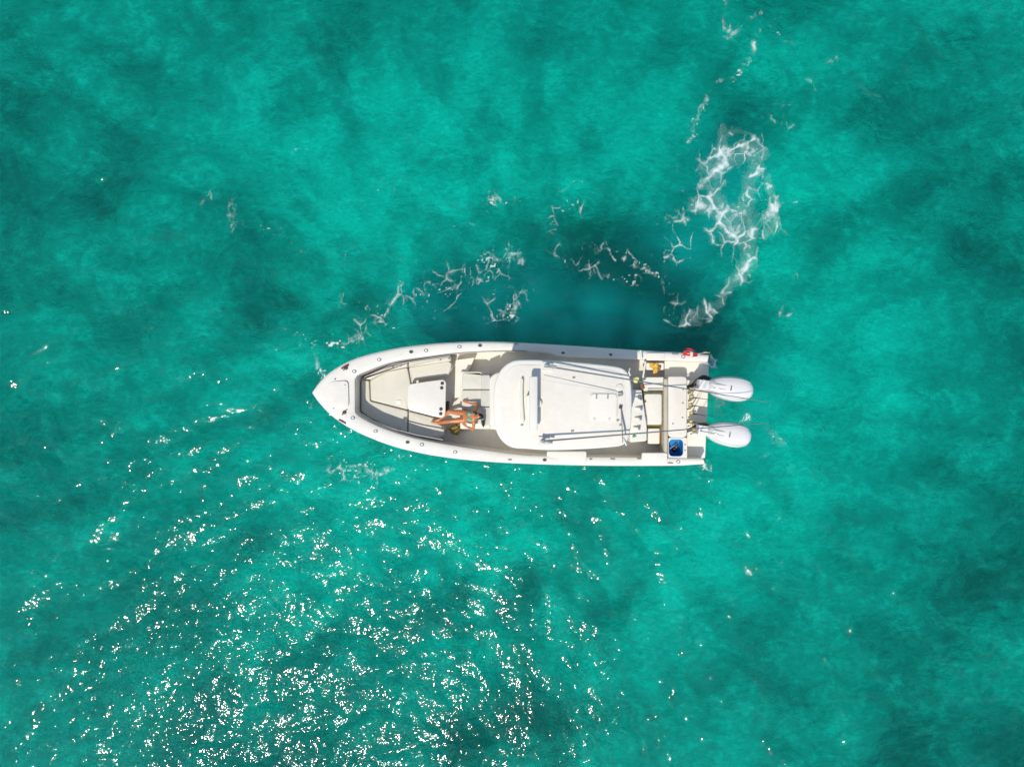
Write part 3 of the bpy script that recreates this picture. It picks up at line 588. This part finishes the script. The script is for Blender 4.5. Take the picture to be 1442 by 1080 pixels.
# outboard motors
def outboard(px0, py0, px1, py1, z):
    a, b = Vector(B(px0, py0, z)), Vector(B(px1, py1, z)); d = (b - a); L_ = d.length; u = d.normalized(); v = Vector((-u.y, u.x, 0))
    e = empty('outboard_motor'); e.parent = boat
    prof = [(0, .10), (.06, .15), (.15, .215), (.30, .275), (.48, .31), (.65, .315), (.80, .285), (.90, .235), (.97, .15), (1.0, .06)]
    lv = [(.0, .80, -.62), (.0, .93, -.42), (0, 1.0, -.25), (0, .97, -.10), (0, .86, -.03), (0, .70, .015), (0, .45, .045), (0, .18, .058)]
    pt = catmull(prof, 26)
    def ringz(f, dz):
        r = []
        for t, w in pt: r.append((t, w))
        pts = [((t-.5)*(.55+.45*f)+.5, w*f) for t, w in r] + [((t-.5)*(.55+.45*f)+.5, -w*f) for t, w in r[::-1]]
        return [tuple(a + u*(t*L_) + v*w + Vector((0, 0, dz + .05*math.sin(math.pi*min(max(t,0),1))*(1 if dz > -.15 else 0)))) for t, w in pts]
    cw = G().loops([ringz(f, dz) for _, f, dz in lv]).build('cowl', M['cowl'], e, angle=50)
    for s in (-1, 1):
        G().tube([tuple(a + u*(t*L_) + v*(w*s*.80) + Vector((0,0,.032+.02*math.sin(math.pi*t)))) for t, w in pt[3:21]], .007, 5).build('cowl_crease', M['radar'], cw)
    G().tube([tuple(a + u*(((t-.5)*1.0+.5)*L_) + v*(w*1.004) + Vector((0,0,-.24))) for t, w in pt] + [tuple(a + u*(((t-.5)*1.0+.5)*L_) - v*(w*1.004) + Vector((0,0,-.24))) for t, w in pt[::-1]], .008, 5).build('cowl_seam', M['grey'], cw)
    c = a + u*(.44*L_) + Vector((0,0,.118)); an = math.atan2(u.y, u.x)
    for nm, off, sz in (('logo_bar', (.02, .0), (.022, .13, .008)), ('logo_bar', (-.28, .055), (.55, .010, .006)), ('logo_bar', (-.28, -.055), (.5, .008, .006))):
        cc = c + u*off[0] + v*off[1]; cc.z -= .0 if off[0] > 0 else .02
        G().box(cc, sz, an).build(nm, M['decal'], cw)
    G().prism([tuple((a + u*x + v*y))[:2] for x, y in ((-.22,-.12),(.25,-.13),(.25,.13),(-.22,.12))], z-.75, z-.08, .03).build('mounting_bracket', M['cowl'], e)
    g = G(); m = a + u*(.45*L_); ring = lambda zz, l, w: [tuple(Vector((m.x, m.y, zz)) + u*(math.cos(q)*l) + v*(math.sin(q)*w)) for q in [2*math.pi*k/16 for k in range(16)]]
    g.loops([ring(z-.6, .36, .17), ring(.1, .28, .11), ring(-.5, .25, .06), ring(-.8, .30, .05)]); g.build('leg', M['cowl'], e)
    pr = m + u*.38; g = G().lathe([(.02,-.15),(.07,-.05),(.07,.1),(.03,.18)], (pr.x, pr.y, -.68), tuple(u), 10)
    for k in range(3):
        q = 2*math.pi*k/3; r1 = v*math.cos(q) + Vector((0,0,1))*math.sin(q); r2 = u.cross(r1); p = Vector((pr.x, pr.y, -.68))
        vv = [p + r1*.05 - r2*.03, p + r1*.2 - r2*.09 + u*.03, p + r1*.22 + r2*.07 - u*.03, p + r1*.05 + r2*.03]
        g.add([tuple(x) for x in vv] + [tuple(x + u*.012) for x in vv], [(0,1,2,3),(7,6,5,4),(0,4,5,1),(1,5,6,2),(2,6,7,3),(3,7,4,0)])
    g.build('propeller', M['grey'], e)
outboard(998, 542.5, 1063, 551.5, 1.42); outboard(997, 607, 1060, 617, 1.42)

# ------------------------------------------------------------------ loose things on board (all in the boat's frame)
def on_boat(name): return empty(name, (ORG[0], ORG[1], 0), ANG)
ORD = ['nearest the flag', 'second counting from the flag', 'with the copper coloured reel', 'fourth counting from the flag', 'fifth counting from the flag', 'nearest the blue livewell']
for i, (px, py, tx, ty) in enumerate(((973.5,548.5,1004,552),(973.5,559,1004,563.5),(972,570.5,1000,574),(973.5,582,1007,587),(973,594,1002,597.5),(977,605,1012,611))):
    r = on_boat('fishing_rod'); m = 'copper' if i == 2 else 'gold'
    tag(r, ('fishing rod with copper coloured reel standing at the transom' if i == 2 else 'fishing rod with gold reel standing at the transom, ' + ORD[i]), 'fishing rod', 'fishing rods standing along the transom')
    p0 = Vector(B(px - 2, py, .75)); p1 = Vector(B(tx, ty, 2.55)); d = p1 - p0
    G().tube([tuple(p0 + d*t) for t in (.0, .28, .30, .6, 1.0)], [.018, .016, .011, .008, .004], 8).build('blank', M['black'], r)
    c = p0 + d*.27 + Vector((0, .0, 0)); rs = .062 if i not in (4,) else .048
    c = Vector(B(px, py, c.z))
    rl = G().lathe([(rs*.5,-.052),(rs,-.048),(rs,-.030),(rs*.62,-.026),(rs*.62,.026),(rs,.030),(rs,.048),(rs*.5,.052)], c, (0,1,0), 16).build('reel', M[m], r)
    G().lathe([(rs*.64,-.024),(rs*.64,.024)], c, (0,1,0), 12).build('line_spool', M['pyel'], rl)
    g = G().tube([tuple(c + Vector((0,-.07,0))), tuple(c + Vector((-.01,-.10,.0))), tuple(c + Vector((-.07,-.105,.03)))], .008, 6); g.ball(tuple(c + Vector((-.075,-.105,.035))), .02, 8, 6); g.build('crank', M['dark'], rl)
f = on_boat('flag'); tag(f, 'crumpled red and white flag at the stern corner', 'flag')
a, b = Vector(B(966.5,498,1.1)), Vector(B(999.5,496.5,1.55)); G().tube([tuple(a), tuple(b)], [.012, .007], 6).build('flag_pole', M['pyel'], f)
def cloth(poly_u, m, z):
    pass
nu, nv = 26, 14
for nm, m, u0, u1, v0, v1 in (('red_panel','red',0,9,0,8),('white_stripe','white',9,12,0,8),('red_panel','red',12,17,0,8),('white_stripe','white',0,17,8,10),('red_panel','red',0,13,10,14),('green_panel','green',13,18,9,14),('white_stripe','white',17,20,0,9),('red_panel','red',20,26,0,5),('white_stripe','white',20,26,5,8),('red_panel','red',18,26,9,11),('white_stripe','white',18,26,11,14)):
    v = []; q = []
    for i in range(u0, u1+1):
        for j in range(v0, v1+1):
            s, t = i/nu, j/nv; w = math.sin(math.pi*min(1, s*1.15+.12))**.7
            p = a + (b-a)*(s*.88); y = (t-.45)*.21*w + .03*math.sin(7*s)
            v.append((p.x - .10 + .06*s + .02*math.sin(9*t), p.y + y, p.z + .02 - .25*abs(t-.45)*w + .035*math.sin(14*t + 3*s) + .03*math.sin(11*s + 4*t)))
    W_ = v1 - v0 + 1
    for i in range(u1-u0):
        for j in range(v1-v0): q.append((i*W_+j, (i+1)*W_+j, (i+1)*W_+j+1, i*W_+j+1))
    o = G().add(v, q).build(nm, M[m], f, angle=180); sm = o.modifiers.new('thick', 'SOLIDIFY'); sm.thickness = .004
y = crumple(B(921.5,514.5,.72), (.10,.07,.07), 12, amp=.5); yb = on_boat('cloth_bundle'); tag(yb, 'yellow orange bundle lying in the aft cockpit corner', 'bundle')
y.build('upper_fold', M['yellow'], yb); crumple(B(922.5,521,.66), (.055,.14,.05), 14).build('trailing_fold', M['yellow'], yb); crumple(B(927,518,.66), (.07,.09,.04), 15, amp=.7).build('dark_strap', M['brown'], yb)
sb = on_boat('straw_bag'); tag(sb, 'olive straw coloured bag on the deck beside the sunbather', 'bag')
crumple(B(641,605,.50), (.15,.13,.14), 21, amp=.4).build('bag_body', M['straw'], sb); crumple(B(648,601.5,.46), (.14,.09,.11), 22, amp=.4).build('bag_flap', M['straw'], sb)
G().tube([tuple(p) for p in catmull([B(637,603,.58), B(640,608,.70), B(645,605,.70), B(648,601,.58)], 14)], .015, 6).build('bag_handle', M['straw'], sb)

# ------------------------------------------------------------------ the sunbather
person = on_boat('person'); tag(person, 'woman in teal bikini reclining on the lounge seat with dark ponytail', 'person')
J = {k: Vector(B(*v)) for k, v in dict(pel=(655,586,1.02), bel=(659.5,586.7,1.09), che=(664.5,587.3,1.22), nek=(669.5,587,1.36), hed=(674.2,586,1.50),
     hA=(655,581.8,1.02), hB=(655,590.8,1.02), kA=(632.5,579.5,1.14), aA=(618.5,591,.90), tA=(609.5,593.2,.87), kB=(634,593.2,1.03), aB=(615.5,595.5,.90), tB=(607.5,594,.90),
     sA=(668.5,579.8,1.33), sB=(667.5,594.8,1.32), eA=(672.5,570,1.10), wA=(658.5,567,1.0), pA=(655.3,565.6,.98), eB=(666.5,605,1.10), wB=(656.8,600.5,1.08), pB=(653.8,597.8,1.07)).items()}
g = G()
def limb(pts, rs, n=12):
    P = catmull([tuple(J[p]) if isinstance(p, str) else tuple(p) for p in pts], 16); R = np.interp(np.linspace(0, len(rs)-1, 16), range(len(rs)), rs)
    g.tube([tuple(p) for p in P], list(map(float, R)), n); g.ball(P[0], float(R[0]), 10, 8); g.ball(P[-1], float(R[-1]), 10, 8)
ux = (J['nek'] - J['pel']).normalized(); uy = Vector((0, 1, 0)); uz = ux.cross(uy).normalized(); uy = uz.cross(ux)
FRONT = uz if uz.z > 0 else -uz
def torso_ring(c, wy, wz, n=20): return [tuple(c + uy*(math.cos(q)*wy) + FRONT*(math.sin(q)*wz)) for q in [2*math.pi*k/n for k in range(n)]]
T = lambda t: J['pel'].lerp(J['nek'], t)
g.loops([torso_ring(T(-.22), .08, .06), torso_ring(T(-.10), .155, .10), torso_ring(T(.05), .165, .105), torso_ring(T(.25), .135, .09), torso_ring(T(.42), .122, .088), torso_ring(T(.6), .14, .10), torso_ring(T(.78), .155, .10), torso_ring(T(.92), .15, .075), torso_ring(T(1.0), .07, .055)])
limb(['hA', 'kA'], [.085, .075, .052]); limb(['kA', J['kA'].lerp(J['aA'], .35), 'aA'], [.052, .052, .032]); limb(['hB', 'kB'], [.085, .075, .052]); limb(['kB', J['kB'].lerp(J['aB'], .35), 'aB'], [.052, .052, .032])
for a_, t_ in (('aA','tA'),('aB','tB')):
    limb([a_, J[a_].lerp(J[t_], .5), t_], [.035, .036, .022]); g.ball(J[a_] + (J[a_]-J[t_]).normalized()*.03 - Vector((0,0,.02)), .032, 8, 6)
for s_, e_, w_, p_ in (('sA','eA','wA','pA'),('sB','eB','wB','pB')):
    limb([s_, e_], [.05, .043, .036]); limb([e_, w_], [.036, .036, .023])
    d = (J[p_] - J[w_]).normalized(); sd = d.cross(Vector((0,0,1))).normalized(); pc = J[w_] + d*.045
    g.ball(pc, (.042, .042, .018), 10, 6)
    for k in range(4):
        f0 = pc + d*.03 + sd*(.018*(k-1.5)); ln = (.07, .08, .075, .058)[k]
        g.tube([tuple(f0), tuple(f0 + d*ln*.55 + Vector((0,0,.004))), tuple(f0 + d*ln - Vector((0,0,.012)))], [.0095, .009, .007], 8)
    g.tube([tuple(pc - d*.01 + sd*.03), tuple(pc + sd*.06 + d*.02), tuple(pc + sd*.07 + d*.05)], [.012, .011, .008], 8)
limb(['nek', J['nek'].lerp(J['hed'], .6)], [.056, .052])
fd = Vector((-.72, -.05, .69)).normalized(); fu = (Vector((.69, 0, .72)) - fd*Vector((.69,0,.72)).dot(fd)).normalized(); fs = fd.cross(fu)
R3 = Matrix((fs, fd, fu)).transposed()
g.ball(J['hed'], (.073, .092, .105), 16, 12, R3); g.ball(J['hed'] + fd*.03 - fu*.055, (.052, .06, .06), 12, 8, R3)
g.ball(J['hed'] + fd*.095 - fu*.01, (.012, .018, .024), 8, 6, R3)
for s in (-1, 1): g.ball(J['hed'] + fs*(.074*s) - fd*.005, (.012, .022, .032), 8, 6, R3); g.ball(T(.70) + uy*(.065*s) + FRONT*.075, (.062, .062, .05), 10, 8)
body = g.build('body', M['skin'], person)
rm = body.modifiers.new('skin_surface', 'REMESH'); rm.mode = 'VOXEL'; rm.voxel_size = .0085; rm.use_smooth_shade = True
sm = body.modifiers.new('soften', 'SMOOTH'); sm.iterations = 4; sm.factor = .5
for s in (-1, 1): G().ball(J['hed'] + fs*(.03*s) + fd*.086 + fu*.008, (.014, .008, .007), 8, 6, R3).build('eye', M['dark'], person)
G().ball(J['hed'] + fd*.088 - fu*.052, (.024, .010, .009), 10, 6, R3).build('mouth', M['red'], person)
g = G(); g.ball(J['hed'] - fd*.020 + fu*.022, (.086, .092, .105), 16, 12, R3)
pt = [J['hed'] - fd*.09 + fu*.03, Vector(B(679.3,588,1.50)), Vector(B(680.3,594,1.40)), Vector(B(680.8,601.5,1.28))]
g.tube([tuple(p) for p in catmull([tuple(p) for p in pt], 14)], [.05,.035,.034,.040,.044,.046,.046,.045,.043,.04,.036,.03,.022,.01], 10)
g.tube([tuple(p) for p in catmull([tuple(J['hed'] + fs*(-.06)), B(671,582,1.46), B(668,580.5,1.41), B(665.5,579.5,1.36)], 10)], [.05,.05,.045,.04,.036,.033,.03,.026,.02,.01], 8)
hair = g.build('hair', M['hair'], person); rm = hair.modifiers.new('mass', 'REMESH'); rm.mode = 'VOXEL'; rm.voxel_size = .01; rm.use_smooth_shade = True
c = Vector(B(679.4,589.5,1.475)); G().lathe([(.040,-.02),(.052,-.01),(.052,.01),(.040,.02)], c, (0,-1,-.4), 12).build('hair_tie', M['teal'], person)
g = G()
g.loops([torso_ring(T(t), w, d_) for t, w, d_ in ((.585,.146,.105),(.60,.150,.109),(.655,.153,.112),(.67,.150,.108))], False, False)
for s in (-1, 1):
    g.ball(T(.685) + uy*(.066*s) + FRONT*.080, (.060, .058, .052), 12, 8)
    g.tube([tuple(T(.72) + uy*(.07*s) + FRONT*.125), tuple(T(.88) + uy*(.075*s) + FRONT*.09), tuple(T(1.0) + uy*(.05*s) + FRONT*.03)], .010, 6)
g.build('bikini_top', M['teal'], person)
g = G(); g.loops([torso_ring(T(t), w, d_) for t, w, d_ in ((-.27,.06,.08),(-.18,.12,.108),(-.08,.176,.122),(.0,.178,.124),(.06,.172,.118))], True, False); g.build('bikini_bottom', M['print'], person)
